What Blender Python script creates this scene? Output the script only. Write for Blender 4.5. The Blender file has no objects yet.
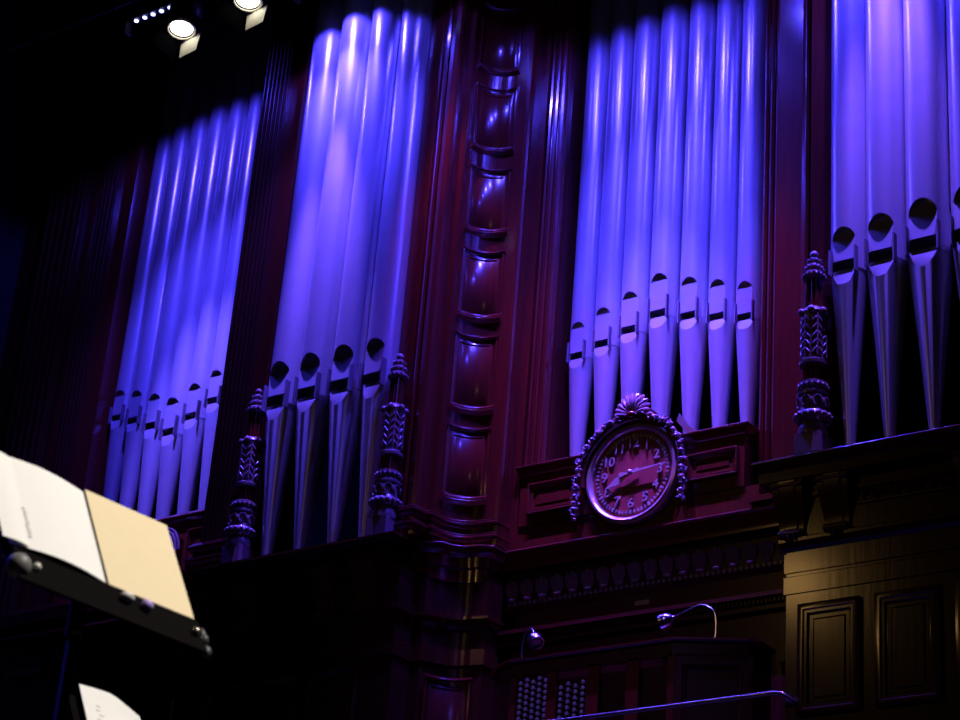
import bpy, bmesh, math, random
from mathutils import Vector, Matrix
random.seed(7)
C = bpy.context.scene.collection
rad = math.radians
PI = math.pi

# ------------------------------------------------------------------ camera
PITCH, YAW, ROLL, FPX = rad(25.46), rad(37.4), rad(4.73), 2100.0
EYE = Vector((0, 0, 1.25))
fw = Vector((-math.sin(YAW)*math.cos(PITCH), math.cos(YAW)*math.cos(PITCH), math.sin(PITCH)))
rt = Vector((math.cos(YAW), math.sin(YAW), 0)); up = rt.cross(fw)
CR = rt*math.cos(ROLL) + up*math.sin(ROLL)
CU = -rt*math.sin(ROLL) + up*math.cos(ROLL)
cam_d = bpy.data.cameras.new('camera'); cam = bpy.data.objects.new('camera', cam_d); C.objects.link(cam)
cam.matrix_world = Matrix(((CR.x, CU.x, -fw.x, EYE.x), (CR.y, CU.y, -fw.y, EYE.y), (CR.z, CU.z, -fw.z, EYE.z), (0, 0, 0, 1)))
cam_d.sensor_width = 36; cam_d.lens = FPX/960*36; cam_d.clip_end = 200
cam_d.dof.use_dof = True; cam_d.dof.focus_distance = 21.0; cam_d.dof.aperture_fstop = 9
bpy.context.scene.camera = cam

# ------------------------------------------------------------------ world, exposure
w = bpy.data.worlds.new('world'); bpy.context.scene.world = w; w.use_nodes = True
w.node_tree.nodes['Background'].inputs[0].default_value = (0.5, 0.3, 0.6, 1)
w.node_tree.nodes['Background'].inputs[1].default_value = 0.0016
vs = bpy.context.scene.view_settings
vs.view_transform = 'Standard'; vs.look = 'None'; vs.gamma = 1; vs.use_curve_mapping = False; vs.exposure = 0.0

# ------------------------------------------------------------------ stage lighting (the hall's rig and an added fill)
BLUE = (0.062, 0.042, 1.0)
VIOLET = (0.13, 0.08, 1.0)
MAG = (1.0, 0.04, 0.22)
def spot(name, loc, target, power, color, size, blend=0.25, radius=0.07):
    l = bpy.data.lights.new(name, 'SPOT'); l.energy = power; l.color = color
    l.spot_size = rad(size); l.spot_blend = blend; l.shadow_soft_size = radius
    o = bpy.data.objects.new(name, l); C.objects.link(o); o.location = loc
    o.rotation_euler = (Vector(target)-Vector(loc)).to_track_quat('-Z', 'Y').to_euler()
    return o
# LED battens hang just in front of the case, at the height where the light on it starts
RIG = [  # x, z, blue power, red power
    (-16.44, 15.72, 1.7, .2), (-13.65, 15.22, 1.5, .5), (-12.1, 15.1, .25, .6),
    (-10.9, 15.1, .5, 1.2), (-10.15, 15.1, 1.9, 1.4), (-9.1, 15.1, .55, 1.2),
    (-6.95, 15.2, 1.5, .9)]
RY = 14.4
for x, z, p, q in RIG:
    spot('blue_flood', (x, RY, z), (x, RY+.9, z-3), 330*p, BLUE, 142 if x < -15 else 130, .28, .05)
    spot('blue_wash', (x, RY, z), (x, 15.35, z-4.2), 1900*p, BLUE, 72, .8, .05)
    tower = x in (-13.65, -6.95)
    spot('blue_beam', (x, RY, z), (x, 15.15 if tower else 16.15, z-5.6), (4800 if tower else 5200 if x < -15 else 3400)*p, VIOLET, 24 if tower else 30, .8, .05)
    spot('red_beam', (x, RY, z), (x, 15.15 if tower else 15.9, z-6.2), 480*q, MAG, 26 if tower else 30, .8, .05)
spot('front_blue_fill', (-7.5, 5.0, 13.5), (-10.5, 15.3, 6.8), 1100, (.16, .10, 1), 17, .9, .5)  # added fill without a fixture, brightens the console and its knobs
spot('side_blue', (-9.0, 1.5, 8.5), (-3.1, 2.75, 1.9), 9000, BLUE, 7, .5, .1)
# warm tungsten from the balcony front
spot('balcony_tungsten', (-13.4, 5.0, 11.6), (-8.0, 15.1, 7.4), 52, (1.0, .55, .17), 60, .8, .36)
spot('balcony_tungsten', (-5.5, 2.0, 12.0), (-12.0, 15.6, 9.0), 34, (1.0, .52, .18), 60, .8, .5)
# warm white key for the players' desks
spot('desk_key', (0.8, 4.2, 8.5), (-3.1, 2.9, 2.8), 2600, (1.0, .94, .87), 19, .4, .15)

# ------------------------------------------------------------------ materials
def mat(name, col, rough=.5, metal=0, coat=0, noise=0, nscale=(8, 8, .8), bump=0, emit=None, estr=0, spec=.5):
    m = bpy.data.materials.new(name); m.use_nodes = True
    nt = m.node_tree; b = nt.nodes['Principled BSDF']
    b.inputs['Base Color'].default_value = (*col, 1)
    b.inputs['Roughness'].default_value = rough; b.inputs['Metallic'].default_value = metal
    b.inputs['Coat Weight'].default_value = coat; b.inputs['Coat Roughness'].default_value = .12
    b.inputs['Specular IOR Level'].default_value = spec
    if emit:
        b.inputs['Emission Color'].default_value = (*emit, 1); b.inputs['Emission Strength'].default_value = estr
    if noise or bump:
        tc = nt.nodes.new('ShaderNodeTexCoord'); mp = nt.nodes.new('ShaderNodeMapping'); mp.inputs['Scale'].default_value = nscale
        nz = nt.nodes.new('ShaderNodeTexNoise'); nz.inputs['Scale'].default_value = 3; nz.inputs['Detail'].default_value = 5
        nt.links.new(tc.outputs['Object'], mp.inputs[0]); nt.links.new(mp.outputs[0], nz.inputs[0])
        if noise:
            mx = nt.nodes.new('ShaderNodeMix'); mx.data_type = 'RGBA'
            mx.inputs[6].default_value = (*[c*(1-noise) for c in col], 1); mx.inputs[7].default_value = (*[min(1, c*(1+noise)) for c in col], 1)
            nt.links.new(nz.outputs[0], mx.inputs[0]); nt.links.new(mx.outputs[2], b.inputs['Base Color'])
        if bump:
            bp = nt.nodes.new('ShaderNodeBump'); bp.inputs['Strength'].default_value = bump; bp.inputs['Distance'].default_value = .01
            nt.links.new(nz.outputs[0], bp.inputs['Height']); nt.links.new(bp.outputs[0], b.inputs['Normal'])
    return m
M = {
 'pipe': mat('pipe_metal', (.50, .50, .54), .30, .5, 0, .06, (1, 1, 3), .03),
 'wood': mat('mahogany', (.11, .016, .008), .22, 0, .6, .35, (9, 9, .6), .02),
 'polished': mat('polished_mahogany_moulding', (.14, .022, .014), .16, 0, 1, .3, (9, 9, .6), .0, spec=.9),
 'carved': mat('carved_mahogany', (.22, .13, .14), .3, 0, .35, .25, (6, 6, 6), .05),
 'dark_wood': mat('mahogany_dark_and_shaded', (.055, .012, .007), .25, 0, 0, .35, (9, 9, .6), .05, spec=.25),  # darker copy of the mahogany, also carries shade under the cornice as colour
 'lower_wood': mat('walnut_brown_panelling', (.06, .018, .006), .17, 0, .4, .35, (7, 7, .6), .06),
 'black': mat('black_void', (.004, .004, .005), .9, spec=.0), 'garland': mat('carved_wood_lit_tone', (.30, .20, .24), .3, 0, .35, .2, (6, 6, 6), .05), 'bracket': mat('bracket_wood', (.11, .045, .016), .35, 0, .2, .3, (7, 7, .6), .04),  # garland wood is a lightened copy, its lit lavender put into the colour
 'black_metal': mat('black_metal', (.02, .02, .022), .4, .2),
 'bezel': mat('brass_bezel', (.75, .55, .5), .28, .7),
 'gilt': mat('pale_gilt', (.62, .5, .48), .35, .5),
 'face': mat('clock_face_wood', (.26, .05, .045), .35, 0, .1, .3, (14, 3, .5), .02),
 'chrome': mat('chrome', (.8, .8, .82), .18, 1),
 'ivory': mat('ivory', (.7, .66, .6), .35),
 'brass': mat('brass_rail', (.6, .5, .42), .22, .9),
 'paper': mat('white_paper', (.86, .84, .80), .8, noise=.02, spec=.2),
 'tan': mat('manila_card', (.80, .66, .42), .8, noise=.03, spec=.2),
 'ink': mat('printer_ink', (.25, .24, .24), .8),
 'dgrey': mat('dark_plastic', (.04, .04, .038), .5), 'grey': mat('grey_plastic', (.16, .155, .145), .5),
 'stand': mat('stand_black_steel', (.003, .002, .002), .9, .0, spec=.05), 'pole': mat('satin_black_tube', (.05, .05, .055), .35, .6), 'ear': mat('dull_lead_ear', (.16, .14, .17), .6, .2),
 'lens': mat('lit_lamp_lens', (1, .95, .8), .3, emit=(1, .93, .74), estr=5),
 'led': mat('lit_blue_led', (.2, .2, 1), .3, emit=(.35, .38, 1), estr=5),
 'flap': mat('barn_door_lit_tone', (.8, .77, .70), .5),  # pale so that flap and rim look lit, light put into the colour
 'wall': mat('dark_wall_plaster', (.012, .012, .016), .9, noise=.4, nscale=(2, 2, 2), bump=.3),
 'floor': mat('stage_boards', (.08, .05, .03), .5, noise=.3, nscale=(1, 12, 1)),
}

# ------------------------------------------------------------------ mesh helpers
class MB:
    def __init__(s): s.b = bmesh.new()
    def quad(s, vs): s.b.faces.new([s.b.verts.new(v) for v in vs])
    def box(s, x0, x1, y0, y1, z0, z1):
        m = Matrix.Translation(((x0+x1)/2, (y0+y1)/2, (z0+z1)/2)) @ Matrix.Diagonal((abs(x1-x0), abs(y1-y0), abs(z1-z0), 1))
        bmesh.ops.create_cube(s.b, size=1, matrix=m); return s
    def obox(s, c, ax, ay, az):   # oriented box from centre and three half axes
        c = Vector(c); P = [[[s.b.verts.new(c+i*Vector(ax)+j*Vector(ay)+k*Vector(az)) for k in (-1, 1)] for j in (-1, 1)] for i in (-1, 1)]
        for q in [(P[0][0][0], P[0][0][1], P[0][1][1], P[0][1][0]), (P[1][0][0], P[1][1][0], P[1][1][1], P[1][0][1]),
                  (P[0][0][0], P[1][0][0], P[1][0][1], P[0][0][1]), (P[0][1][0], P[0][1][1], P[1][1][1], P[1][1][0]),
                  (P[0][0][0], P[0][1][0], P[1][1][0], P[1][0][0]), (P[0][0][1], P[1][0][1], P[1][1][1], P[0][1][1])]: s.b.faces.new(q)
        return s
    def lathe(s, prof, cx=0, cy=0, seg=24, flute=0, fd=0):
        rows = []
        for r, z in prof:
            row = []
            for k in range(seg):
                a = 2*PI*k/seg; rr = r*(1-(fd if (flute and k % 2) else 0))
                row.append(s.b.verts.new((cx+rr*math.cos(a), cy+rr*math.sin(a), z)))
            rows.append(row)
        for i in range(len(rows)-1):
            for k in range(seg): s.b.faces.new((rows[i][k], rows[i][(k+1) % seg], rows[i+1][(k+1) % seg], rows[i+1][k]))
        s.b.faces.new(rows[0][::-1]); s.b.faces.new(rows[-1]); return s
    def tube(s, pts, r, seg=8, closed=False):
        pts = [Vector(p) for p in pts]; rs = r if isinstance(r, (list, tuple)) else [r]*len(pts)
        rows = []; n = len(pts); prev = None
        for i, p in enumerate(pts):
            a = pts[(i-1) % n] if (i > 0 or closed) else p; b = pts[(i+1) % n] if (i < n-1 or closed) else p
            t = (b-a).normalized()
            if prev is None:
                u = t.cross(Vector((0, 0, 1)));  u = u if u.length > .1 else t.cross(Vector((1, 0, 0)))
            else: u = prev - t*prev.dot(t)
            u.normalize(); prev = u; v = t.cross(u)
            rows.append([s.b.verts.new(p+rs[i]*(u*math.cos(2*PI*k/seg)+v*math.sin(2*PI*k/seg))) for k in range(seg)])
        for i in range(n if closed else n-1):
            j = (i+1) % n
            for k in range(seg): s.b.faces.new((rows[i][k], rows[i][(k+1) % seg], rows[j][(k+1) % seg], rows[j][k]))
        if not closed: s.b.faces.new(rows[0][::-1]); s.b.faces.new(rows[-1])
        return s
    def ell(s, c, rx, ry, rz, rot=None, u=10, v=6):
        m = Matrix.Translation(c) @ (rot.to_4x4() if rot else Matrix.Identity(4)) @ Matrix.Diagonal((rx, ry, rz, 1))
        bmesh.ops.create_uvsphere(s.b, u_segments=u, v_segments=v, radius=1, matrix=m); return s
    def sweep(s, path, prof):     # path in plan, front is on the right of travel; prof = closed loop of (out, z)
        n = len(path); rows = []
        def nrm(a, b):
            d = Vector((b[0]-a[0], b[1]-a[1])); d.normalize(); return Vector((d.y, -d.x))
        for i, p in enumerate(path):
            if i == 0: m = nrm(path[0], path[1])
            elif i == n-1: m = nrm(path[-2], path[-1])
            else:
                a, b = nrm(path[i-1], p), nrm(p, path[i+1]); m = (a+b); m.normalize(); m = m/max(.45, m.dot(a))
            rows.append([s.b.verts.new((p[0]+m.x*o, p[1]+m.y*o, z)) for o, z in prof])
        k = len(prof)
        for i in range(n-1):
            for j in range(k): s.b.faces.new((rows[i][j], rows[i+1][j], rows[i+1][(j+1) % k], rows[i][(j+1) % k]))
        s.b.faces.new(rows[0]); s.b.faces.new(rows[-1][::-1]); return s
    def ring(s, x0, x1, z0, z1, prof, fn, n=1, fill=True):   # picture-frame moulding; prof = (inset, out)
        loops = []
        for ins, out in prof:
            a, b, c, d = x0+ins, x1-ins, z0+ins, z1-ins
            pts = [(a+(b-a)*i/n, c) for i in range(n)] + [(b, c)] + [(b-(b-a)*i/n, d) for i in range(n)] + [(a, d)]
            loops.append([s.b.verts.new(fn(x, z, out)) for x, z in pts])
        k = len(loops[0])
        for A, B in zip(loops, loops[1:]):
            for i in range(k): s.b.faces.new((A[i], A[(i+1) % k], B[(i+1) % k], B[i]))
        if fill:
            L = loops[-1]
            for i in range(n): s.b.faces.new((L[i], L[i+1], L[2*n-i], L[2*n+1-i]))
        return s
    def build(s, name, m, parent=None, smooth=False, loc=None):
        bmesh.ops.recalc_face_normals(s.b, faces=s.b.faces)
        me = bpy.data.meshes.new(name); s.b.to_mesh(me); s.b.free()
        me.materials.append(M[m] if isinstance(m, str) else m)
        if smooth:
            me.polygons.foreach_set('use_smooth', [True]*len(me.polygons))
            try: me.set_sharp_from_angle(angle=rad(38))
            except Exception: pass
        o = bpy.data.objects.new(name, me); C.objects.link(o)
        if parent is not None: o.parent = parent
        return o
def thing(name, label, cat, loc=(0, 0, 0), group=None, mw=None):
    o = bpy.data.objects.new(name, None); C.objects.link(o); o.empty_display_size = .1
    if mw is not None: o.matrix_world = mw
    else: o.location = loc
    o['label'] = label; o['category'] = cat
    if group: o['group'] = group
    return o
def tag(o, label, cat, group=None):
    o['label'] = label; o['category'] = cat
    if group: o['group'] = group
    return o
def struct(o): o['kind'] = 'structure'; return o
def bead(o, z, r, n=6):    # half round nosing in a moulding profile, from its underside to its top
    return [(o-r+r*math.sin(PI*i/n), z-r*math.cos(PI*i/n)) for i in range(n+1)]
XC = -10.18    # middle of the clock bay

# ------------------------------------------------------------------ the hall
struct(MB().box(-20.5, 8, -6, 18.6, -.2, 0).build('floor', 'floor'))
struct(MB().box(-20.5, 8, 18.0, 18.6, 0, 20.4).build('wall_back', 'wall'))
struct(MB().box(-20.5, -20.1, -6, 18.0, 0, 20.4).build('wall_left', 'wall'))
struct(MB().box(-20.5, 8, -6, 18.6, 20.4, 20.8).build('ceiling', 'black'))
tag(MB().box(-20.05, 7.9, 1.7, 17.95, 0.005, 1.2).build('stage_platform', 'floor'), 'raised wooden stage platform below the organ', 'stage')
tag(MB().box(-20.05, -2.5, 17.3, 17.5, 1.2, 19.5).build('interior_dark_sheet', 'black'), 'added black sheet in place of the dark interior behind all the organ pipes', 'panel')  # black sheet stands in for the unlit interior between the pipes

# ------------------------------------------------------------------ organ pipes
def cutter(bm_fn):
    b = bmesh.new(); bm_fn(b); bmesh.ops.recalc_face_normals(b, faces=b.faces)
    me = bpy.data.meshes.new('cut'); b.to_mesh(me); b.free()
    o = bpy.data.objects.new('cut', me); C.objects.link(o); return o
def prism_y(b, outline, y0, y1f):
    A = [b.verts.new((x, y0, z)) for x, z in outline]; B = [b.verts.new((x, y1f(z), z)) for x, z in outline]
    n = len(A); b.faces.new(A); b.faces.new(B[::-1])
    for i in range(n): b.faces.new((A[i], B[i], B[(i+1) % n], A[(i+1) % n]))
def booled(o, cuts, par):
    for c in cuts: c.parent = par
    for c in cuts:
        md = o.modifiers.new('b', 'BOOLEAN'); md.object = c; md.operation = 'DIFFERENCE'; md.solver = 'EXACT'
    bpy.context.view_layer.update()
    dg = bpy.context.evaluated_depsgraph_get()
    me = bpy.data.meshes.new_from_object(o.evaluated_get(dg)); old = o.data
    o.modifiers.clear(); o.data = me; bpy.data.meshes.remove(old)
    for c in cuts: d = c.data; bpy.data.objects.remove(c); bpy.data.meshes.remove(d)
    me.polygons.foreach_set('use_smooth', [True]*len(me.polygons))
    try: me.set_sharp_from_angle(angle=rad(24))
    except Exception: pass
ORD = ['first', 'second', 'third', 'fourth', 'fifth', 'sixth', 'seventh']
def pipe(x, y, r, zl, zfoot, ztop, mw, mh, rf, label, group, dt=1.0, ears=True):
    """zl: top edge of lower lip, mw: mouth width, mh: height of upper lip flat."""
    t = thing('organ_pipe', label, 'organ pipe', (x, y, zfoot), group)
    slot = .075*mw/.2; lip = mw*.70; d = r*.30; L = lambda z: z-zfoot
    body = MB().lathe([(r, L(zl)), (r, L(zl)+.6), (r, L((zl+ztop)/2)), (r, L(ztop))], seg=56).build('pipe_body', 'pipe', t)
    h = mw/2; z0 = L(zl)-.02; zs = L(zl)+slot; za = zs+mh-h
    arch = [(-h, z0), (h, z0), (h, za)] + [(h*math.cos(a), za+h*math.sin(a)) for a in [PI*i/12 for i in range(1, 12)]] + [(-h, za)]
    c1 = cutter(lambda b: prism_y(b, arch, -r-.2, lambda z: -r+d*(dt-(dt-.35)*(za+h-z)/(za+h-z0))))
    sl = [(-h*.98, z0), (h*.98, z0), (h*.98, zs), (-h*.98, zs)]
    c2 = cutter(lambda b: prism_y(b, sl, -r-.3, lambda z: r*.3))
    booled(body, [c1, c2], t)
    foot = MB().lathe([(rf, 0), (r*.985, L(zl))], seg=56).build('pipe_foot', 'pipe', t)
    half = [(-h*1.02, L(zl)+.05), (h*1.02, L(zl)+.05), (h*1.02, L(zl)-lip*.35)] + [(h*1.02*math.cos(a), L(zl)-lip*.35-lip*.65*math.sin(a)) for a in [PI*i/10 for i in range(1, 10)]] + [(-h*1.02, L(zl)-lip*.35)]
    zt = L(zl)
    c3 = cutter(lambda b: prism_y(b, half, -r-.3, lambda z: -r*.97+.016+(z-zt+lip)*d*.6/lip))
    booled(foot, [c3], t)
    if ears:
        for sx in (-1, 1):
            MB().box(sx*h-.007+sx*.012, sx*h+.007+sx*.012, -r*.93-.012, -r*.6, L(zl)-lip*.3, zs+mh*.36).build('ear', 'ear', body)
    return t
g = 'tall pipes of the left projecting tower'
for i, (x, r) in enumerate(zip((-14.15, -13.71, -13.265, -12.86), (.205, .218, .212, .183))):
    pipe(x, 15.15, r, 10.29, 8.58, 18.5, .275, .39, .055, f'{ORD[i]} pipe from the left in the wide-piped tower left of the curved panelled corner', g)
g = 'tall pipes of the right projecting tower'
for i, (x, r) in enumerate(zip((-7.49, -7.12, -6.71, -6.29), (.172, .19, .21, .205))):
    pipe(x, 15.15, r, 10.29, 8.58, 18.5, .228+.022*min(i, 2), .33+.025*i, .045, f'{ORD[i]} pipe from the left in the tower at the right edge of the photo', g)
g = 'pipes above the clock'
for i in range(7):
    k = i-3; dx = (0, .352, .68, .99)[abs(k)]*(1 if k > 0 else -1); r = (.169, .159, .15, .141)[abs(k)]
    pipe(XC+.01+dx, 16.35, r, (10.98, 10.88, 10.80, 10.73)[abs(k)], 9.0, 18.5, .197-.010*abs(k), .41-.02*abs(k), .03, f'{ORD[i]} pipe from the left in the row standing above the clock', g, .75)
g = 'pipes of the far left bay'
for i in range(7):
    k = i-3; dx = (0, .33, .655, .96)[abs(k)]*(1 if k > 0 else -1); r = (.168, .157, .154, .145)[abs(k)]
    pipe(-16.99+dx, 16.35, r, (10.97, 11.12, 11.26, 11.36)[abs(k)], 9.0, 19.3, .215-.012*abs(k), .40-.025*abs(k), .03, f'{ORD[i]} pipe from the left in the narrow bay furthest to the left', g, .8)

# ------------------------------------------------------------------ case: shared shapes
arcN = 14
def cove(o=0.0):   # concave corner: centre in front-right, wall bends from depth to width direction
    x0, y0, x1, y1 = -12.155, 15.42, -11.84, 15.735
    pts = []
    for i in range(arcN+1):
        a = (PI/2)*i/arcN
        pts.append((x1-(x1-x0)*math.cos(a), y0+(y1-y0)*math.sin(a)))
    return pts
COVE = cove()
SL = [0]
full = [(-12.155, 15.30)] + COVE + [(-11.70, 15.75)]
for a, b in zip(full, full[1:]): SL.append(SL[-1]+math.dist(a, b))
def cmap(s, z, out):
    s = max(0, min(SL[-1], s))
    for i in range(len(full)-1):
        if s <= SL[i+1] or i == len(full)-2:
            t = (s-SL[i])/(SL[i+1]-SL[i]); a, b = full[i], full[i+1]
            d = Vector((b[0]-a[0], b[1]-a[1])).normalized(); n = Vector((d.y, -d.x))
            return (a[0]+(b[0]-a[0])*t+n.x*out, a[1]+(b[1]-a[1])*t+n.y*out, z)
def csub(s0, s1, n=12): return [cmap(s0+(s1-s0)*i/n, 0, 0)[:2] for i in range(n+1)]
def slab(path, z0, z1, name, m, parent, t=.06): return MB().sweep(path, [(-t, z0), (0, z0), (0, z1), (-t, z1)]).build(name, m, parent)
FR = [(0, 0), (0, .026)] + [(.010-.010*math.cos(PI*i/5), .028+.010*math.sin(PI*i/5)) for i in range(6)] + [(.04, .008)] + [(.048-.006*math.cos(PI*i/4), .006+.006*math.sin(PI*i/4)) for i in range(5)] + [(.06, .001)]
def panel(x0, x1, z0, z1, y, parent, m='wood', prof=FR):
    f = MB().ring(x0, x1, z0, z1, prof, lambda x, z, o: (x, y-o, z), fill=False).build('panel_frame', m, parent, True)
    i = prof[-1][0]
    MB().ring(x0+i, x1-i, z0+i, z1-i, [(0, .001), (.03, .001), (.045, .008)], lambda x, z, o: (x, y-o, z)).build('panel_board', m, f)
def fluted(x0, x1, y, z0, z1, n, parent, m='wood', name='fluted_pilaster'):
    b = MB(); w = (x1-x0)/n; pl = [(x0, y)]
    for i in range(n):
        a = x0+i*w
        pl += [(a+w*.12, y)] + [(a+w*.5-w*.34*math.cos(PI*q/5), y+w*.42*math.sin(PI*q/5)) for q in range(6)]
    pl += [(x1, y)]
    return b.sweep(pl, [(-.12, z0), (0, z0), (0, z1), (-.12, z1)]).build(name, m, parent)
CORN = [(0, 8.20), (.02, 8.20), (.02, 8.33), (.055, 8.345), (.055, 8.45), (.085, 8.465), (.14, 8.485), (.16, 8.50), (.20, 8.505), (.20, 8.533), (0, 8.55)]
CORNC = [(0, 8.20), (.02, 8.20), (.02, 8.33), (.055, 8.345), (.055, 8.45), (.085, 8.47), (.11, 8.50)] + bead(.135, 8.54, .016) + [(0, 8.57)]
def bracket(b, x0, x1, y):
    n = 10; prof = []
    for i in range(n+1):
        t = i/n; z = 8.33-.50*t
        prof.append((y-.012-.09*(1-t)**1.6-.02*math.sin(t*PI*2), z))
    cx, hw = (x0+x1)/2, (x1-x0)/2
    rows = [[b.b.verts.new((cx+s*hw*(1-.28*(i/n)), yy, z)) for s in (-1, -.6, -.5, .5, .6, 1)] for i, (yy, z) in enumerate(prof)]
    for row in rows:
        for q in (2, 3): row[q].co.y -= .014
    back = [[b.b.verts.new((cx+s*hw*(1-.28*(i/n)), y+.01, z)) for s in (-1, 1)] for i, (yy, z) in enumerate(prof)]
    for i in range(n):
        for q in range(5): b.b.faces.new((rows[i][q], rows[i][q+1], rows[i+1][q+1], rows[i+1][q]))
        b.b.faces.new((back[i][0], rows[i][0], rows[i+1][0], back[i+1][0])); b.b.faces.new((rows[i][5], back[i][1], back[i+1][1], rows[i+1][5]))
    b.tube([(cx-hw, y-.10, 8.295), (cx+hw, y-.10, 8.295)], .026, 10)
    b.tube([(cx-hw*.7, y-.03, 7.87), (cx+hw*.7, y-.03, 7.87)], .028, 10)
    for k in range(5): b.ell((cx+(k-2)*hw*.3, y-.03-.012*abs(2-abs(k-2)), 7.86-.02*(2-abs(k-2))), .018, .02, .035)
    return b

# ------------------------------------------------------------------ left tower case with its curved corner
LT = thing('organ_case', 'mahogany case of the left projecting tower with curved panelled corner', 'organ case', (0, 0, 0))
slab([(-15.25, 15.9), (-15.25, 15.14), (-12.34, 15.14), (-12.34, 15.42), (-12.22, 15.42)] + [(x-.02, y+.02) for x, y in COVE[3:]] + [(-11.72, 15.77), (-11.72, 16.02)], 1.2, 8.25, 'lower_wall', 'dark_wood', LT)  # darker wood here puts the shade below the cornice into the colour
MB().box(-15.2, -12.4, 15.1, 17.2, 8.46, 8.56).build('pipe_shelf', 'dark_wood', LT)
corn = [(-12.42, 15.44), (-12.24, 15.44)] + [(x-.015, y+.015) for x, y in COVE[2:]] + [(-11.78, 15.79), (-11.78, 16.05)]
MB().sweep([(-15.45, 16.0), (-15.45, 15.13), (-12.485, 15.13), (-12.485, 15.5)], CORN).build('cornice', 'lower_wood', LT)
MB().sweep(corn, CORNC).build('cornice', 'polished', LT, True)
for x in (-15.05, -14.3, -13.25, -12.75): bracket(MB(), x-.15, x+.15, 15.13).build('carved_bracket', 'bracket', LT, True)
MB().sweep([(-15.3, 15.14), (-12.34, 15.14), (-12.34, 15.42), (-12.22, 15.42)] + COVE[3:] + [(-11.72, 15.77), (-11.72, 16.0)], [(0, 7.70), (.03, 7.74), (.05, 7.80), (.05, 7.83), (0, 7.83)]).build('ledge_moulding', 'lower_wood', LT)
MB().sweep([(-15.3, 15.14), (-12.34, 15.14), (-12.34, 15.42), (-12.22, 15.42)] + COVE[3:] + [(-11.72, 15.77), (-11.72, 16.0)], [(0, 7.34), (.018, 7.34), (.018, 7.50), (0, 7.50)]).build('flat_band', 'lower_wood', LT)
for a, b in ((-13.33, -12.74), (-14.03, -13.47), (-14.74, -14.17), (-15.25, -14.9)): panel(a, b, 6.28, 7.26, 15.135, LT, 'lower_wood')
# upper case boards
fluted(-15.12, -14.74, 15.14, 8.85, 19.0, 6, LT, 'dark_wood')
slab([(-14.74, 15.22), (-14.42, 15.22), (-14.42, 15.7)], 8.57, 19.0, 'side_board', 'wood', LT)
slab([(-12.668, 15.18), (-12.48, 15.18), (-12.48, 15.20), (-12.45, 15.20), (-12.44, 15.175), (-12.415, 15.165), (-12.39, 15.18), (-12.39, 15.20), (-12.36, 15.20), (-12.35, 15.16), (-12.29, 15.14), (-12.24, 15.155), (-12.225, 15.19), (-12.225, 15.33), (-12.155, 15.33)], 8.57, 19.0, 'corner_post', 'wood', LT, .05)
slab([(-12.225, 15.325), (-12.158, 15.325)] + full[1:] + [(-11.66, 15.76), (-11.65, 15.79), (-11.65, 15.97)], 8.57, 19.0, 'curved_corner', 'wood', LT, .05)
slab([(-15.2, 16.4), (-15.2, 15.3), (-15.1, 15.3)], 8.57, 19.0, 'side_wall', 'dark_wood', LT)
S0, S1 = .13, SL[-1]-.115
for zt, zb in ((15.05, 14.20), (13.97, 13.17), (12.93, 12.15), (11.91, 11.12), (10.90, 10.06), (9.85, 9.06), (7.19, 6.2), (16.2, 15.3)):
    fr = MB().ring(S0, S1, zb, zt, [(0, 0), (0, .016), (.016, .02), (.024, .008), (.036, .008), (.042, -.004)], cmap, n=10, fill=False).build('panel_frame', 'wood', LT, True)
    MB().ring(S0+.042, S1-.042, zb+.042, zt-.042, [(0, .001), (.02, .002), (.035, .012)], cmap, n=10).build('panel_board', 'dark_wood' if zt < 8 else 'wood', fr, True)  # low panel board is darker, standing in for the cornice's shade
    MB().sweep(csub(S0-.02, S1+.015), [(0, zb-.04), (.025, zb-.024)] + bead(.048, zb-.002, .012) + bead(.028, zb+.030, .010) + [(.002, zb+.066), (0, zb+.066)]).build('panel_sill', 'polished', LT, True)
    MB().sweep(csub(S0-.01, S1+.01), [(0, zt-.03), (.014, zt-.02)] + bead(.032, zt, .010) + [(0, zt+.03)]).build('panel_cap', 'polished', LT, True)
    MB().sweep(csub(S0+.09, S1-.09), [(-.005, zt-.11), (.012, zt-.10), (.018, zt-.085), (-.005, zt-.06)]).build('panel_boss', 'wood', LT, True)
BASE = [(-12.40, 15.25), (-12.40, 15.12), (-12.235, 15.12), (-12.225, 15.19), (-12.225, 15.32), (-12.165, 15.32)] + [(x-.01, y+.01) for x, y in COVE] + [(-11.70, 15.77), (-11.70, 15.98)]
for z in (8.82, 8.675):
    MB().sweep(BASE, [(0, z-.06), (.02, z-.045), (.03, z-.024)] + bead(.056, z-.008, .013) + bead(.036, z+.024, .012) + [(.004, z+.05), (0, z+.05)]).build('base_moulding', 'polished', LT, True)
LB = [(-15.2, 15.4), (-15.2, 15.12), (-14.68, 15.12), (-14.68, 15.3)]
for z in (8.86, 8.72):
    MB().sweep(LB, [(0, z-.06), (.02, z-.045)] + bead(.055, z-.008, .014) + [(.0, z+.05)]).build('base_moulding', 'polished', LT, True)
MB().box(-15.2, -14.68, 15.125, 15.4, 8.567, 8.86).build('pilaster_base', 'wood', LT)

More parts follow.
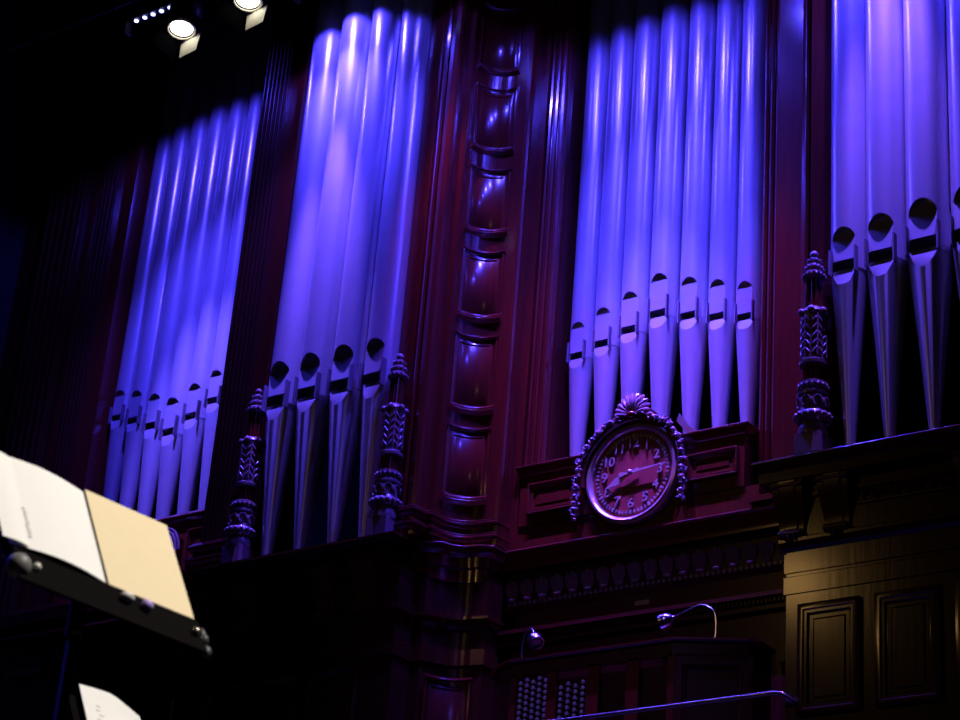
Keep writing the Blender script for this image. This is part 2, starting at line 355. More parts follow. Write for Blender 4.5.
# ------------------------------------------------------------------ right tower case
RT = thing('organ_case', 'mahogany case of the right tower above brown panelled cabinet', 'organ case', (0, 0, 0))
MB().box(-8.09, -2.6, 15.14, 17.2, 1.2, 8.25).build('lower_wall', 'lower_wood', RT)
MB().box(-8.1, -2.7, 15.1, 17.2, 8.46, 8.56).build('pipe_shelf', 'dark_wood', RT)
RC = [(-8.14, 15.8), (-8.14, 15.13), (-2.6, 15.13)]
MB().sweep(RC, [(0, 8.20), (.02, 8.20), (.02, 8.325), (.15, 8.335), (.15, 8.425), (.165, 8.44), (.18, 8.48)] + bead(.20, 8.515, .017) + [(0, 8.54)]).build('cornice', 'lower_wood', RT, True)
for x in (-8.03, -7.60, -6.35, -5.9): bracket(MB(), x-.15, x+.15, 15.11).build('carved_bracket', 'bracket', RT, True)
b = MB()
for k in range(26):
    x = -7.36+.034*k
    b.ell((x, 15.12, 8.15+.03*math.sin(k*1.3)), .014, .02, .06, Matrix.Rotation(.5*math.sin(k*2.1), 3, 'Y'))
b.box(-7.42, -6.55, 15.115, 15.15, 8.06, 8.07); b.box(-7.42, -6.55, 15.115, 15.15, 8.25, 8.26)
b.build('carved_frieze', 'bracket', RT, True)
R0 = [(-8.095, 15.85), (-8.095, 15.14), (-2.6, 15.14)]
MB().sweep(R0, [(0, 7.72), (.03, 7.75), (.05, 7.80), (.05, 7.83), (.02, 7.85), (0, 7.85)]).build('ledge_moulding', 'lower_wood', RT)
MB().sweep(R0, [(0, 7.53), (.012, 7.53), (.012, 7.70), (0, 7.70)]).build('flat_band', 'lower_wood', RT)
MB().sweep(R0, [(0, 7.34), (.014, 7.34), (.014, 7.49), (0, 7.50)]).build('flat_band', 'lower_wood', RT)
PF = [(0, 0), (0, .03), (.02, .034), (.05, .034), (.062, .022), (.085, .022), (.10, -.0), (.105, .001)]
for a in (-7.965, -7.255, -6.545, -5.8): panel(a, a+.575, 6.26, 7.23, 15.135, RT, 'lower_wood', PF)
slab([(-7.91, 17.0), (-7.91, 15.18), (-7.685, 15.18), (-7.685, 15.6)], 8.57, 19.0, 'corner_post', 'wood', RT, .05)
slab([(-5.95, 15.6), (-5.95, 15.12), (-5.7, 15.12), (-5.7, 17.0)], 8.57, 19.0, 'corner_post', 'wood', RT, .05)

# ------------------------------------------------------------------ clock bay case
CB = thing('organ_case', 'recessed mahogany bay with panelled box around the clock', 'organ case', (0, 0, 0))
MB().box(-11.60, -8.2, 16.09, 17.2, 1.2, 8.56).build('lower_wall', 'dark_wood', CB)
MB().box(-11.68, -8.2, 15.99, 16.09, 8.36, 8.56).build('cornice_soffit', 'dark_wood', CB)
MB().sweep([(-11.7, 16.0), (-8.24, 16.0)], [(0, 8.36), (.02, 8.36), (.02, 8.44), (.04, 8.47), (.05, 8.50)] + bead(.08, 8.545, .017) + [(0, 8.575)]).build('cornice', 'polished', CB, True)
MB().box(-11.66, -8.82, 15.95, 16.05, 8.567, 8.80).build('base_board', 'wood', CB)
MB().box(-8.90, -8.62, 15.88, 16.05, 8.60, 8.66).build('base_block', 'wood', CB)
for x0, x1 in ((-11.53, -10.62), (-9.72, -8.97)):
    MB().box(x0, x1, 15.93, 16.22, 8.80, 9.40).build('clock_box', 'wood', CB)
    MB().sweep([(x0, 16.22), (x0, 15.93), (x1, 15.93), (x1, 16.22)], [(0, 9.34), (.015, 9.35), (.03, 9.38)] + bead(.056, 9.425, .014) + [(0, 9.45)]).build('box_cap', 'polished', CB, True)
panel(-11.42, -10.83, 8.90, 9.23, 15.925, CB)
panel(-9.58, -9.03, 8.93, 9.21, 15.925, CB)
MB().box(-10.66, -9.70, 15.95, 16.2, 8.80, 9.30).build('clock_backing', 'wood', CB)
# uprights and mouldings beside the pipes
slab([(-11.72, 15.95), (-11.56, 15.95), (-11.56, 15.99)], 8.8, 19, 'side_board', 'wood', CB, .03)
def cluster(x0, x1, y, name, flip):
    w = x1-x0; pl = [(x0, y)]
    for i in range(3):
        a = x0+w*i/3; ww = w/3
        pl += [(a+ww*.15, y), (a+ww*.2, y-.025), (a+ww*.5, y-.04), (a+ww*.8, y-.025), (a+ww*.85, y)]
        y += .02*flip
    pl += [(x1, y), (x1, y+.3)] if flip > 0 else [(x1, y)]
    if flip < 0: pl = [(x0, pl[0][1]+.3)] + pl
    return slab(pl, 8.8, 19, name, 'wood', CB, .03)
cluster(-11.55, -11.36, 15.99, 'moulding_cluster', 1)
slab([(-11.37, 16.12), (-11.335, 16.12), (-11.335, 16.5)], 8.8, 19, 'side_board', 'dark_wood', CB, .03)
cluster(-8.93, -8.70, 16.12, 'moulding_cluster', -1)
slab([(-8.68, 16.02), (-8.68, 15.95), (-8.41, 15.95), (-8.37, 15.93), (-8.30, 15.86), (-8.26, 15.75)], 8.57, 19, 'side_board', 'wood', CB, .03)
MB().box(-11.3, -9.0, 16.75, 16.8, 9.0, 9.75).build('inner_board', 'wood', CB)
# leaf frieze
low_before = set(CB.children)
b = MB()
b.box(-11.66, -8.22, 15.985, 16.03, 7.985, 8.30)
b.tube([(-11.66, 15.98, 8.29), (-8.22, 15.98, 8.29)], .018, 6); b.build('frieze_board', 'dark_wood', CB)
for k in range(19):
    x = -11.58+.178*k; b = MB()
    for j in range(5):
        a = rad(-44+22*j); L_ = .20-.02*abs(j-2)
        b.tube([(x+.012*(j-2), 15.985, 8.04), (x+.03*(j-2), 15.97, 8.13), (x+L_*.8*math.sin(a)*.62, 15.95, 8.04+L_*.93), (x+L_*math.sin(a)*.66, 15.935, 8.03+L_)], [.010, .017, .019, .010], 6)
    b.ell((x, 15.975, 8.05), .05, .02, .025)
    b.build('acanthus_leaf', 'carved', CB, True)
b = MB(); b.box(-11.62, -8.22, 15.985, 16.02, 7.99, 8.005)
for k in range(58): b.box(-11.62+.059*k, -11.585+.059*k, 15.975, 16.02, 7.985, 8.02)
b.build('bead_row', 'carved', CB)
MB().sweep([(-11.68, 16.02), (-8.2, 16.02)], [(0, 7.93), (.05, 7.945), (.06, 7.97), (0, 7.985)]).build('frieze_moulding', 'dark_wood', CB)
b = MB(); b.box(-11.68, -8.2, 15.87, 16.02, 7.66, 7.70); b.box(-11.68, -8.2, 15.95, 16.02, 7.56, 7.66)  # overhanging ledge added to keep light off the wall below
for k in range(80): b.box(-11.64+.043*k, -11.617+.043*k, 15.91, 15.95, 7.61, 7.662)
b.build('dentil_shade_ledge', 'dark_wood', CB)
MB().box(-10.16, -10.0, 16.0, 16.02, 7.80, 7.85).build('brass_plate', 'brass', CB)

for o in set(CB.children)-low_before: o.location = (-.04, .07, .03)

# ------------------------------------------------------------------ far left bay
FL = thing('organ_case', 'dark recessed bay with fluted pilasters at the far left of the organ', 'organ case', (0, 0, 0))
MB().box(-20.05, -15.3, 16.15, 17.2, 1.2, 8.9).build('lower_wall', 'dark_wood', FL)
MB().sweep([(-20.05, 16.02), (-15.66, 16.02)], CORN).build('cornice', 'dark_wood', FL)
fluted(-19.55, -18.92, 15.9, 8.9, 19, 5, FL, 'dark_wood')
fluted(-18.68, -18.38, 16.0, 8.9, 19, 4, FL, 'dark_wood')
slab([(-20.1, 16.05), (-19.6, 16.05)], 8.9, 19, 'side_board', 'dark_wood', FL)
slab([(-18.95, 16.05), (-18.66, 16.05)], 8.9, 19, 'side_board', 'wood', FL)
slab([(-18.4, 16.05), (-18.12, 16.05), (-18.12, 16.4)], 8.9, 19, 'side_board', 'wood', FL)
MB().box(-18.2, -15.75, 15.93, 16.2, 8.9, 9.68).build('front_box', 'wood', FL)
MB().sweep([(-18.2, 15.93), (-15.75, 15.93), (-15.75, 16.2)], [(0, 9.62), (.03, 9.65), (.05, 9.68), (.05, 9.69), (.0, 9.735)]).build('box_cap', 'polished', FL)
panel(-16.1, -15.8, 9.1, 9.5, 15.925, FL)
MB().sweep([(-19.9, 15.98), (-15.4, 15.98)], [(0, 8.75), (.04, 8.78), (.07, 8.86), (.07, 8.9), (0, 8.9)]).build('base_moulding', 'polished', FL)
# carved scroll crest
cr = thing('carved_crest', 'carved scrolled crest in front of the far left pipes beside tan folder', 'carving', (-16.40, 15.86, 9.1))
b = MB()
for k in range(6):
    pts = []
    for i in range(14):
        t = i/13; a = rad(200-190*t)-k*.04; rr = .30-.042*k
        pts.append((.02+rr*math.cos(a)*.85, -.04-.015*k, .14+rr*math.sin(a)*.95+(.0 if t < .8 else -.05*(t-.8)*5)))
    b.tube(pts, .016, 6)
b.build('scroll_ribs', 'carved', cr, True)
b = MB()
for k in range(9): b.ell((.20+.03*math.sin(k*2.2), -.05, .12-.045*k+.0), .03, .03, .022, Matrix.Rotation(k*.8, 3, 'Y'))
b.build('leaf_drop', 'carved', cr, True)
b = MB(); b.box(-.45, .22, -.02, .07, -.10, .30); b.build('crest_board', 'wood', cr)

# ------------------------------------------------------------------ turned finials
FZ = ((0, 0), (.26, .19), (.46, .36), (.72, .57), (.82, .67), (1.01, .89), (1.41, 1.385), (1.68, 1.73), (1.98, 2.04))
def fz(z):
    for (a, b), (c, d) in zip(FZ, FZ[1:]):
        if z <= c: return b+(z-a)*(d-b)/(c-a)
    return z+.06
def finial(x, label):
    t = thing('turned_finial', label, 'finial', (x, 15.05, 8.535), 'carved finials on the tower cornices')
    MB().box(-.12, .12, -.115, .115, 0, .26).build('plinth', 'carved', t)
    b = MB().lathe([(.10, .235), (.128, .25), (.135, .30), (.12, .36), (.105, .40), (.13, .425), (.155, .45), (.15, .49), (.125, .52), (.118, .56), (.124, .62), (.118, .70), (.145, .705), (.148, .73), (.12, .745),
                (.10, .78), (.105, .80), (.132, .81), (.132, .835), (.10, .85)], seg=32)
    for k in range(16):
        a = 2*PI*k/16; b.ell((.152*math.cos(a), .152*math.sin(a), .462), .026, .026, .035)
        b.ell((.135*math.cos(a+.2), .135*math.sin(a+.2), .42), .016, .016, .026)
    for k in range(8):
        a = 2*PI*k/8
        pts = [((.122+.012)*math.cos(a+.30*math.cos(q)), (.122+.012)*math.sin(a+.30*math.cos(q)), .62+.065*math.sin(q)) for q in [rad(30*i) for i in range(9)]]
        b.tube(pts, .011, 5); b.ell((.13*math.cos(a+.39), .13*math.sin(a+.39), .62), .014, .014, .05)
    for k in range(16):
        a = 2*PI*k/16; b.ell((.13*math.cos(a), .13*math.sin(a), .80), .014, .014, .022)
    b.build('base_drum', 'carved', t, True)
    MB().lathe([(.092, .85), (.092, .99)], seg=28, flute=1, fd=.12).build('lower_shaft', 'wood', t)
    b = MB().lathe([(.095, .985), (.125, .99), (.128, 1.015), (.104, 1.03), (.10, 1.05), (.105, 1.2), (.102, 1.36), (.11, 1.38), (.118, 1.41), (.10, 1.435), (.08, 1.45)], seg=28)
    for k in range(6):
        a = 2*PI*(k+.25)/6
        for j in range(5):
            z = 1.07+.062*j
            for sd in (-1, 1):
                aa = a+sd*.22
                R_ = Matrix.Rotation(aa, 3, 'Z') @ Matrix.Rotation(sd*.75, 3, 'X')
                b.ell((.108*math.cos(aa), .108*math.sin(aa), z+.02), .012, .011, .042, R_)
        b.tube([(.112*math.cos(a), .112*math.sin(a), 1.05), (.114*math.cos(a), .114*math.sin(a), 1.38)], .008, 5)
        b.ell((.112*math.cos(a+.52), .112*math.sin(a+.52), 1.41), .036, .036, .03)
    b.build('leaf_drum', 'carved', t, True)
    MB().lathe([(.082, 1.44), (.075, 1.68)], seg=28, flute=1, fd=.14).build('upper_shaft', 'wood', t)
    pr = [(.075, 1.68), (.10, 1.70), (.105, 1.725), (.085, 1.74), (.075, 1.755), (.082, 1.775), (.082, 1.80), (.062, 1.815), (.055, 1.83), (.062, 1.85), (.06, 1.87), (.04, 1.885), (.03, 1.90), (.04, 1.92), (.038, 1.945), (.02, 1.965), (.003, 1.972)]
    b = MB().lathe(pr, seg=24)
    for z, r_, n in ((1.705, .10, 14), (1.785, .08, 11), (1.858, .06, 9)):
        for k in range(n): a = 2*PI*k/n; b.ell((r_*math.cos(a), r_*math.sin(a), z), .014, .014, .018)
    b.build('cone_tip', 'carved', t, True)
    for ch in t.children:
        for v in ch.data.vertices: v.co.z = fz(v.co.z)
    return t
finial(-14.47, 'carved finial at the left end of the left tower cornice')
finial(-12.54, 'carved finial between the left tower pipes and curved panelled corner')
finial(-7.80, 'carved finial on square plinth right of the clock bay')

# ------------------------------------------------------------------ clock
CK = thing('wall_clock', 'round clock with carved garland and shell crest over red panelling', 'clock', (XC-.01, 15.93, 9.13))
def disc(r, y0, y1, seg=64):
    b = MB(); A = [b.b.verts.new((r*math.cos(2*PI*k/seg), y0, r*math.sin(2*PI*k/seg))) for k in range(seg)]
    B = [b.b.verts.new((r*math.cos(2*PI*k/seg), y1, r*math.sin(2*PI*k/seg))) for k in range(seg)]
    b.b.faces.new(A); b.b.faces.new(B[::-1])
    for k in range(seg): b.b.faces.new((A[k], B[k], B[(k+1) % seg], A[(k+1) % seg]))
    return b
def ringY(prof, seg=64, b=None, a0=0, a1=2*PI):     # prof = closed loop of (r, y)
    b = b or MB(); full_ = abs(a1-a0-2*PI) < 1e-6; rows = []
    for k in range(seg if full_ else seg+1):
        a = a0+(a1-a0)*k/seg; rows.append([b.b.verts.new((r*math.cos(a), y, r*math.sin(a))) for r, y in prof])
    n = len(prof); m = len(rows)
    for i in range(m if full_ else m-1):
        A, B = rows[i], rows[(i+1) % m]
        for j in range(n): b.b.faces.new((A[j], B[j], B[(j+1) % n], A[(j+1) % n]))
    if not full_: b.b.faces.new(rows[0]); b.b.faces.new(rows[-1][::-1])
    return b
CF = disc(.475, -.02, .06).build('clock_face', 'face', CK)
ringY([(.45, .0), (.455, -.04), (.468, -.06), (.49, -.07), (.512, -.06), (.522, -.04), (.522, .05), (.45, .05)]).build('bezel', 'bezel', CK, True)
ringY([(.53, .05), (.53, -.07), (.545, -.095), (.575, -.095), (.59, -.07), (.59, .05)], seg=40, a0=rad(-8), a1=rad(188)).build('arched_hood', 'wood', CK, True)
b = MB()
for k in range(60):
    a = 2*PI*k/60; r0, r1 = .385, .412
    c = Vector((.40*math.cos(a), -.026, .40*math.sin(a))); t_ = Vector((math.cos(a), 0, math.sin(a))); q = Vector((-math.sin(a), 0, math.cos(a)))
    b.obox(c, t_*(.016 if k % 5 else .02), Vector((0, .008, 0)), q*(.007 if k % 5 else .011))
ringY([(.395, -.021), (.402, -.021), (.402, -.014), (.395, -.014)], b=b); b.build('minute_track', 'gilt', CF)
for n in range(1, 13):
    a = rad(90-30*n); cu = bpy.data.curves.new('num', 'FONT'); cu.body = str(n); cu.size = .14; cu.extrude = .009; cu.offset = .001
    cu.align_x = 'CENTER'; cu.align_y = 'CENTER'
    to = bpy.data.objects.new('num', cu); C.objects.link(to); bpy.context.view_layer.update()
    me = bpy.data.meshes.new_from_object(to.evaluated_get(bpy.context.evaluated_depsgraph_get()))
    bpy.data.objects.remove(to)
    mo = Matrix.Translation((.315*math.cos(a), -.03, .315*math.sin(a))) @ Matrix.Rotation(PI/2, 4, 'X')
    me.transform(mo); me.materials.clear(); me.materials.append(M['gilt'])
    no = bpy.data.objects.new('numeral', me); C.objects.link(no); no.parent = CF
def hand(name, ang, prof, y):
    b = MB(); d = Vector((math.sin(ang), 0, math.cos(ang))); q = Vector((math.cos(ang), 0, -math.sin(ang)))
    L_ = [d*s+q*w+Vector((0, y, 0)) for s, w in prof] ; R_ = [d*s-q*w+Vector((0, y, 0)) for s, w in reversed(prof)]
    A = [b.b.verts.new(p) for p in L_+R_]; B = [b.b.verts.new(p+Vector((0, .012, 0))) for p in L_+R_]
    n = len(A); b.b.faces.new(A); b.b.faces.new(B[::-1])
    for i in range(n): b.b.faces.new((A[i], B[i], B[(i+1) % n], A[(i+1) % n]))
    b.build(name, 'gilt', CK)
hand('hour_hand', rad(30*8.23), [(-.08, .012), (0, .016), (.10, .012), (.13, .036), (.17, .045), (.21, .03), (.30, .003)], -.055)
hand('minute_hand', rad(6*14.2), [(-.13, .02), (-.10, .028), (-.06, .012), (0, .017), (.20, .010), (.40, .005)], -.07)
b = MB(); b.ell((0, -.07, 0), .028, .03, .028); b.build('hub', 'gilt', CK, True)
# shell
b = MB()
for k in range(11):
    a = rad(-82+16.4*k); d = Vector((math.sin(a), 0, math.cos(a))); L_ = .20+.035*math.cos(a)
    pts = [Vector((0, -.05, .60))+d*(L_*t)+Vector((0, -.06*math.sin(t*PI*.9), 0)) for t in (0.1, .35, .6, .85, 1)]
    b.tube(pts, [.008, .016, .022, .026, .012], 7)
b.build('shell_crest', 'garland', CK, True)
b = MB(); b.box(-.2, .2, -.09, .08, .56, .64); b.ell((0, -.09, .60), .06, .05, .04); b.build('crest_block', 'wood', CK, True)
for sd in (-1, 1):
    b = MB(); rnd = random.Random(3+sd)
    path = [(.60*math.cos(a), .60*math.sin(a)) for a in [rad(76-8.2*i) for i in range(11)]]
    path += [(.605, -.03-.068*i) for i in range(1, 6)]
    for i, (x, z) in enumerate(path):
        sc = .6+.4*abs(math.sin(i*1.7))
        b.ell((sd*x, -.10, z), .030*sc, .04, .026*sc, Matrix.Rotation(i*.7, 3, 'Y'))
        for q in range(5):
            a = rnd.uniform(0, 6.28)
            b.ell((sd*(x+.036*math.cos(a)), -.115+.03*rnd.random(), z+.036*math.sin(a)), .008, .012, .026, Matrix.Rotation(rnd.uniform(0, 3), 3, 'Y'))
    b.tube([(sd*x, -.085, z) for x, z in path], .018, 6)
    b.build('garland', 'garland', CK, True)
# pale curled strip behind the clock
b = MB(); pts = [(-9.83, 16.10, 9.70), (-9.76, 16.08, 9.62), (-9.69, 16.07, 9.52), (-9.60, 16.06, 9.455), (-9.47, 16.06, 9.44)]
for p, q in zip(pts, pts[1:]):
    p, q = Vector(p), Vector(q); o = Vector((.06, -.06, .05)); b.quad([p, q, q+o, p+o]); b.quad([p+Vector((0, 0, -.004)), q+Vector((0, 0, -.004)), q+o+Vector((0, 0, -.004)), p+o+Vector((0, 0, -.004))])
tag(b.build('curled_strip', 'paper'), 'pale curled strip lying on the panelled box right of the clock garland', 'strip')

# ------------------------------------------------------------------ console
CO = thing('organ_console', 'dark wooden organ console with stop knobs under the clock', 'organ console', (0, 0, 0))
PL = [(-11.50, 15.72), (-11.44, 15.60), (-11.25, 15.42), (-11.06, 15.32), (-11.02, 15.30), (-9.30, 15.30), (-8.70, 15.60), (-8.66, 15.66), (-8.66, 15.95)]
ZT = 7.16
# roof rim (open top behind the front frame), back and sides
MB().sweep(PL, [(-.05, ZT-.03), (.03, ZT-.03), (.045, ZT-.015), (.045, ZT), (-.05, ZT)]).build('top_rim', 'wood', CO)
slab(PL, ZT-.16, ZT-.03, 'lintel', 'dark_wood', CO, .035)
slab([(p[0], p[1]) for p in PL], 1.2, 6.0, 'lower_case', 'dark_wood', CO, .035)
for x0, x1 in ((-11.03, -10.97), (-10.62, -10.52), (-10.19, -10.06), (-9.77, -9.64), (-9.34, -9.27)):
    MB().box(x0, x1, 15.30, 15.335, 5.98, ZT-.14).build('stile', 'wood', CO)
def wmap(s, z, o):
    a, b_ = Vector((-9.30, 15.30)), Vector((-8.66, 15.62)); d = (b_-a).normalized(); n = Vector((d.y, -d.x)); p = a+d*s+n*o; return (p.x, p.y, z)
b = MB().ring(0, .715, 6.0, ZT-.14, [(0, 0), (.09, 0), (.10, -.015)], wmap, fill=False); b.build('wing_frame', 'dark_wood', CO)
b = MB().ring(.10, .615, 6.1, ZT-.24, [(0, -.015), (.03, -.02), (.04, -.03)], wmap); b.build('wing_panel', 'dark_wood', CO)
slab([PL[0], PL[1], PL[2], PL[3], PL[4]], 6.0, ZT-.16, 'left_wing', 'dark_wood', CO, .035)
slab([PL[-3], PL[-2], PL[-1]], 6.0, ZT-.16, 'side_panel', 'dark_wood', CO, .035)
MB().box(-10.97, -9.34, 15.375, 15.40, 6.0, ZT-.02).build('jamb_board', 'dark_wood', CO)
MB().box(-11.0, -9.3, 15.40, 15.9, 5.9, 6.0).build('inner_floor', 'dark_wood', CO)
knob = None
def knobs(x0, x1, n, ztop, rows):
    global knob
    for i in range(n):
        for j in range(rows):
            x = x0+(x1-x0)*i/(n-1); z = ztop-.056*j-(.0 if i % 2 else .028)
            if knob is None:
                b = MB(); b.ell((0, -.028, 0), .021, .012, .021, u=12, v=8); b.tube([(0, -.028, 0), (0, .012, 0)], .009, 8)
                knob = b.build('drawknob', 'ivory', CO, True); k = knob
            else: k = knob.copy(); C.objects.link(k); k.parent = CO
            k.location = (x, 15.363, z)
knobs(-10.94, -10.66, 5, 6.97, 11)
knobs(-10.49, -10.25, 4, 6.88, 9)
def desk_lamp(pts, hd, label):
    t = thing('desk_lamp', label, 'lamp', pts[0], 'gooseneck lamps on the console')
    o = Vector(pts[0]); P_ = [Vector(p)-o for p in pts]
    # smooth the neck
    cur = [P_[0]]
    for i in range(len(P_)-1):
        p0, p1, p2, p3 = P_[max(0, i-1)], P_[i], P_[i+1], P_[min(len(P_)-1, i+2)]
        for q in range(1, 7):
            u = q/6; cur.append(.5*((2*p1)+(-p0+p2)*u+(2*p0-5*p1+4*p2-p3)*u*u+(-p0+3*p1-3*p2+p3)*u**3))
    MB().tube(cur, .009, 8).build('gooseneck', 'chrome', t, True)
    MB().lathe([(.035, 0), (.035, .012), (.012, .02)], seg=16).build('base', 'chrome', t, True)
    e = cur[-1]; d = Vector(hd).normalized(); q = d.to_track_quat('Z', 'Y').to_matrix().to_4x4(); mw = Matrix.Translation(e) @ q
    b = MB().lathe([(.014, -.01), (.022, .01), (.042, .02), (.07, .055), (.082, .10), (.078, .14), (.07, .14), (.06, .07), (.012, .035)], seg=20)
    bmesh.ops.transform(b.b, matrix=mw, verts=b.b.verts); sh = b.build('lamp_shade', 'chrome', t, True)
    b = MB(); b.ell(mw @ Vector((0, 0, .085)), .035, .035, .035); b.build('bulb', 'gilt', sh, True)
desk_lamp([(-10.95, 15.345, ZT), (-10.955, 15.34, 7.28), (-10.93, 15.335, 7.42), (-10.87, 15.33, 7.465), (-10.83, 15.32, 7.43), (-10.825, 15.315, 7.40)], (.35, -.2, -.55), 'small chrome gooseneck lamp at the left end of the console top')
desk_lamp([(-8.97, 15.48, ZT), (-8.97, 15.48, 7.34), (-9.0, 15.47, 7.44), (-9.10, 15.44, 7.49), (-9.22, 15.40, 7.44), (-9.33, 15.37, 7.385)], (-.85, -.1, -.35), 'chrome lamp with long arched gooseneck at the console right end')
# brass rail
t = thing('brass_rail', 'polished rail curving to the wall in front of the console', 'rail', (0, 0, 0))
MB().tube([(-12.2, 15.0, 6.41), (-10.1, 15.0, 6.425), (-8.3, 15.0, 6.44), (-8.12, 15.0, 6.442), (-8.05, 15.01, 6.43), (-8.01, 15.03, 6.40), (-7.99, 15.08, 6.38), (-7.985, 15.125, 6.38)], .022, 12).build('rail_bar', 'brass', t, True)
MB().tube([(-12.0, 15.0, 6.41), (-12.0, 15.0, 5.5), (-12.0, 15.14, 5.4)], .02, 10).build('rail_post', 'brass', t, True)

# ------------------------------------------------------------------ hanging stage lights
t = thing('lighting_bar', 'black lighting pipe above the two lit stage lamps', 'lighting bar', (0, 0, 0))
MB().tube([(-19.5, 12.9, 14.55), (8, 12.9, 14.55)], .03, 10).build('steel_pipe', 'black_metal', t)
for x in (-18.5, -12, -5): MB().tube([(x, 12.9, 14.58), (x, 12.9, 20.37)], .012, 6).build('drop_cable', 'black_metal', t)
def fresnel(loc, aim, label, roll, tilt):
    z = -Vector(aim).normalized(); q = (-z).to_track_quat('-Z', 'Y').to_matrix().to_4x4()
    mw = Matrix.Translation(loc) @ q @ Matrix.Rotation(rad(roll), 4, 'Z')
    t = thing('stage_lamp', label, 'stage light', mw=mw, group='lit stage lamps hanging top left')
    b = MB().lathe([(.15, -.02), (.15, .03), (.165, .06), (.165, .26), (.13, .34), (.06, .38)], seg=28); b.build('housing', 'black_metal', t, True)
    b = MB().tube([(.147*math.cos(2*PI*k/32), .147*math.sin(2*PI*k/32), -.04) for k in range(32)], .012, 8, closed=True)
    b.build('front_rim', 'flap', t, True)  # same pale tone as the lit flap, a painted bright rim
    b = MB(); b.ell((0, 0, -.015), .128, .128, .03, u=24, v=10); b.build('lens', 'lens', t, True)
    for k in range(4):
        a = PI/2*k; R_ = Matrix.Rotation(a, 4, 'Z') @ Matrix.Translation((0, -.155, -.035)) @ Matrix.Rotation(rad(tilt[k]), 4, 'X')
        b = MB(); w0, w1, l = .14, .12 if k % 2 else .17, .25 if k % 2 else .21
        for off in (0, .004):
            b.quad([(-w0, off, 0), (w0, off, 0), (w1, off, -l), (-w1, off, -l)])
        bmesh.ops.transform(b.b, matrix=R_, verts=b.b.verts); b.build('barn_door', 'flap' if k == 3 else 'black', t)  # lit flap pale, unlit flaps black: light and dark put into the colour
    inv = mw.inverted()
    b = MB(); top = Vector((loc[0], 12.9, 14.50)); 
    for sd in (-1, 1): b.tube([Vector((sd*.17, 0, .15)), Vector((sd*.19, .05, .30)), (inv @ top)*.75+Vector((sd*.1, 0, 0))], .012, 6)
    b.tube([(inv @ top)*.75+Vector((-.1, 0, 0)), (inv @ top)*.75+Vector((.1, 0, 0))], .012, 6)
    b.tube([(inv @ top)*.75, inv @ top], .02, 6); b.build('yoke', 'black_metal', t)
fresnel((-14.13, 12.8, 13.80), (.12, -.14, -1), 'lower left stage lamp with one brightly lit barn door flap', 48, (-25, -50, -65, 2))
fresnel((-13.20, 12.8, 13.84), (.12, -.14, -1), 'upper right stage lamp cut by the top edge of the photo', 48, (-25, -50, -65, 2))
def batten(x, z, label, dots=True):
    t = thing('led_batten', label, 'stage light', (x, RY, z), 'blue lamp bars hung along the case')
    MB().box(-.33, .33, -.05, .05, .02, .11).build('housing', 'black_metal', t)
    for k in range(5):
        b = MB(); b.ell((-.28+.14*k, 0, .012), .030, .030, .018); b.build('lamp_lens', 'led', t, True)
    MB().box(-.40, -.395, -.05, .05, -.16, .06).build('end_flap', 'black_metal', t)
    MB().tube([(0, 0, .10), (0, 0, .5)], .015, 6).build('hanger', 'black_metal', t)
for i, (x, z, p, q) in enumerate(RIG):
    batten(x, z, 'bar of small blue lamps left of the lower stage lamp' if i == 0 else 'bar of small blue lamps hung above the top edge of the photo')
# ------------------------------------------------------------------ music stands in the foreground
a0 = Vector((-3.042, 2.799, 2.615)); e1 = Vector((.173, .984, -.05)).normalized(); e2 = Vector((-.545, .138, .827)); e2 = (e2-e1*e2.dot(e1)).normalized(); en = e1.cross(e2)
def frame_at(o): return Matrix(((e1.x, e2.x, en.x, o.x), (e1.y, e2.y, en.y, o.y), (e1.z, e2.z, en.z, o.z), (0, 0, 0, 1)))
def music_stand(o, label, full=True):
    mw = frame_at(o); t = thing('music_stand', label, 'music stand', mw=mw)
    inv = mw.inverted()
    b = MB().box(-.245, .235, -.03, .27, -.022, -.016); b.build('desk_plate', 'stand', t)
    b = MB(); b.box(-.25, .21, -.045, -.035, -.022, .02); b.box(-.25, .21, -.125, -.033, .017, .023); b.build('tray', 'stand', t)
    c = mw @ Vector((-.025, .02, -.05)); 
    b = MB(); b.tube([inv @ c, inv @ Vector((c.x, c.y, 1.30))], .012, 12); b.build('pole', 'pole', t, True)
    b = MB(); b.tube([Vector((-.025, .06, -.02)), inv @ c, inv @ (c-Vector((0, 0, .1)))], .018, 8); b.build('tilt_bracket', 'stand', t, True)
    for k in range(3):
        a = rad(40+120*k); b = MB()
        b.tube([inv @ Vector((c.x, c.y, 1.52)), inv @ Vector((c.x+.28*math.cos(a), c.y+.28*math.sin(a), 1.212))], .009, 8); b.build('leg', 'stand', t, True)
    if full:
        b = MB(); b.ell((-.245, -.088, .022), .025, .025, .025, u=16, v=10); b.build('tray_knob', 'grey', t, True)
        b = MB(); b.ell((-.205, -.078, .028), .009, .009, .009); b.build('tray_bolt', 'ivory', t, True)
        b = MB(); b.ell((.188, -.078, .028), .010, .010, .010); b.build('tray_bolt', 'brass', t, True)
        b = MB(); b.tube([(.205, -.08, .015), (.222, -.08, .015)], .010, 8); b.ell((.216, -.08, .015), .012, .014, .014); b.ell((.222, -.055, .012), .010, .019, .009); b.ell((.220, -.107, .012), .012, .016, .011); b.build('wing_nut', 'dgrey', t, True)
    return t
music_stand(a0, 'black music stand in the left foreground under the open music')
bb = Matrix.Translation(a0)
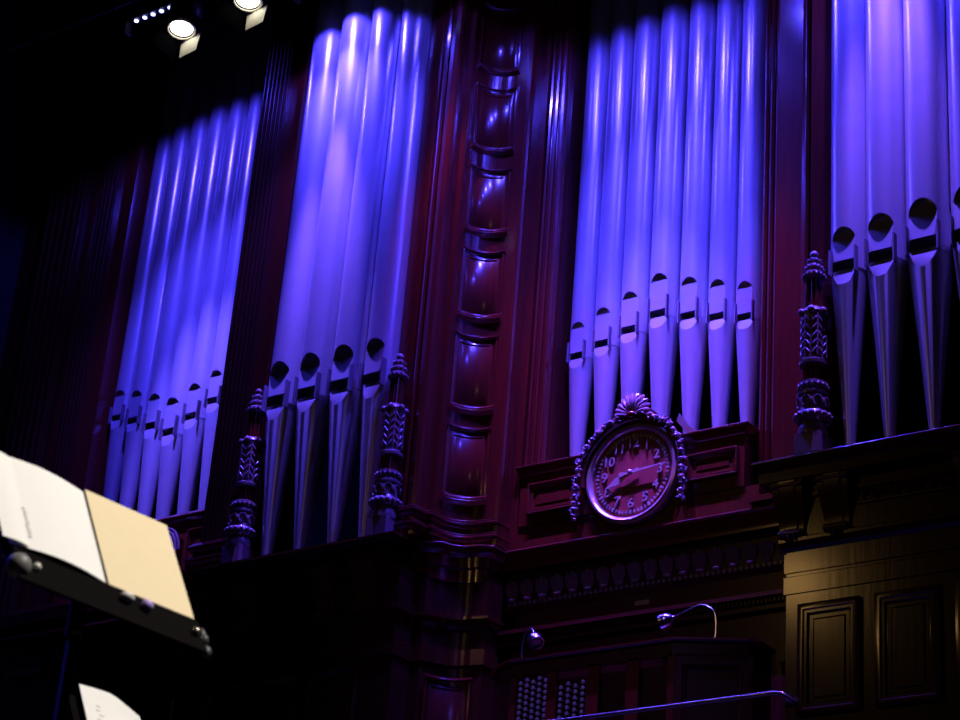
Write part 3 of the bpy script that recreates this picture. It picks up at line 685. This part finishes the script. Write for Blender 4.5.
def sheet(name, m, u0, u1, v0, v1, w0, bow, label, cat, lines=None, group=None, o=a0, th=.0015, cutc=0):
    mw = frame_at(o); t = thing(name, label, cat, mw=mw, group=group)
    b = MB(); n = 10; top = []; bot = []
    for i in range(n+1):
        s = i/n; u = u0+(u1-u0)*s; wv = w0+bow*math.sin(s*PI)
        top.append([b.b.verts.new((u, v0+(v1-v0-cutc*max(0, s-.55))*j, wv)) for j in (0, 1)])
        bot.append([b.b.verts.new((u, v0+(v1-v0-cutc*max(0, s-.55))*j, wv-th)) for j in (0, 1)])
    for i in range(n):
        b.b.faces.new((top[i][0], top[i+1][0], top[i+1][1], top[i][1])); b.b.faces.new((bot[i][0], bot[i][1], bot[i+1][1], bot[i+1][0]))
        for j in (0, 1): b.b.faces.new((top[i][j], top[i+1][j], bot[i+1][j], bot[i][j]))
    for i in (0, n): b.b.faces.new((top[i][0], top[i][1], bot[i][1], bot[i][0]))
    b.build('page', m, t, True)
    if lines:
        b = MB()
        for (lu, lv, lw, lh) in lines:
            s = (lu-u0)/(u1-u0); b.box(lu, lu+lw, lv, lv+lh, w0+bow*math.sin(s*PI)+.0002, w0+bow*math.sin(s*PI)+.001)
        b.build('printing', 'ink', t)
    return t
rnd = random.Random(5)
txt = [(-.195+.002*rnd.random(), .035+.011*k, .006+.006*rnd.random(), .005) for k in range(9)]
sheet('music_score', 'paper', -.238, -.006, .0, .292, .004, .012, 'open white printed score page on the left of the foreground stand', 'sheet music', txt)
sheet('music_folder', 'tan', .002, .222, .0, .305, .004, 0, 'cream card folder page on the right of the foreground stand', 'folder')
sheet('music_page', 'paper', -.262, -.20, .0, .285, .014, .003, 'narrow loose page overlapping the left edge of the open score', 'sheet music')
b = MB(); b.ell((0, 0, 0), .017, .010, .012, u=14, v=8); o = b.build('tray_peg', 'ivory', None, True); o.matrix_world = frame_at(a0+e1*.014+e2*-.062+en*.032)
tag(o, 'round white peg clipped on the front edge of the stand tray', 'peg')
b = MB(); b.ell((0, 0, 0), .014, .012, .012, u=14, v=8); M['violet'] = mat('violet_plastic', (.42, .28, .72), .4); o = b.build('tray_peg', 'violet', None, True); o.matrix_world = frame_at(a0+e1*.064+e2*-.062+en*.032)
tag(o, 'round violet peg clipped beside the white one on the stand tray', 'peg')
a1 = Vector((-3.851, 3.50, 2.70)) - e2*.295
music_stand(a1+e1*.22, 'black music stand lower in the left corner, mostly below the frame', False)
txt = [(.03+.01*rnd.random(), .10+.016*k, .05+.03*rnd.random(), .0025) for k in range(9)]
sheet('music_sheet', 'paper', 0, .18, .0, .295, .004, .006, 'white sheet on the stand at the bottom left corner', 'sheet music', txt, o=a1, cutc=.09)
bpy.context.view_layer.update()
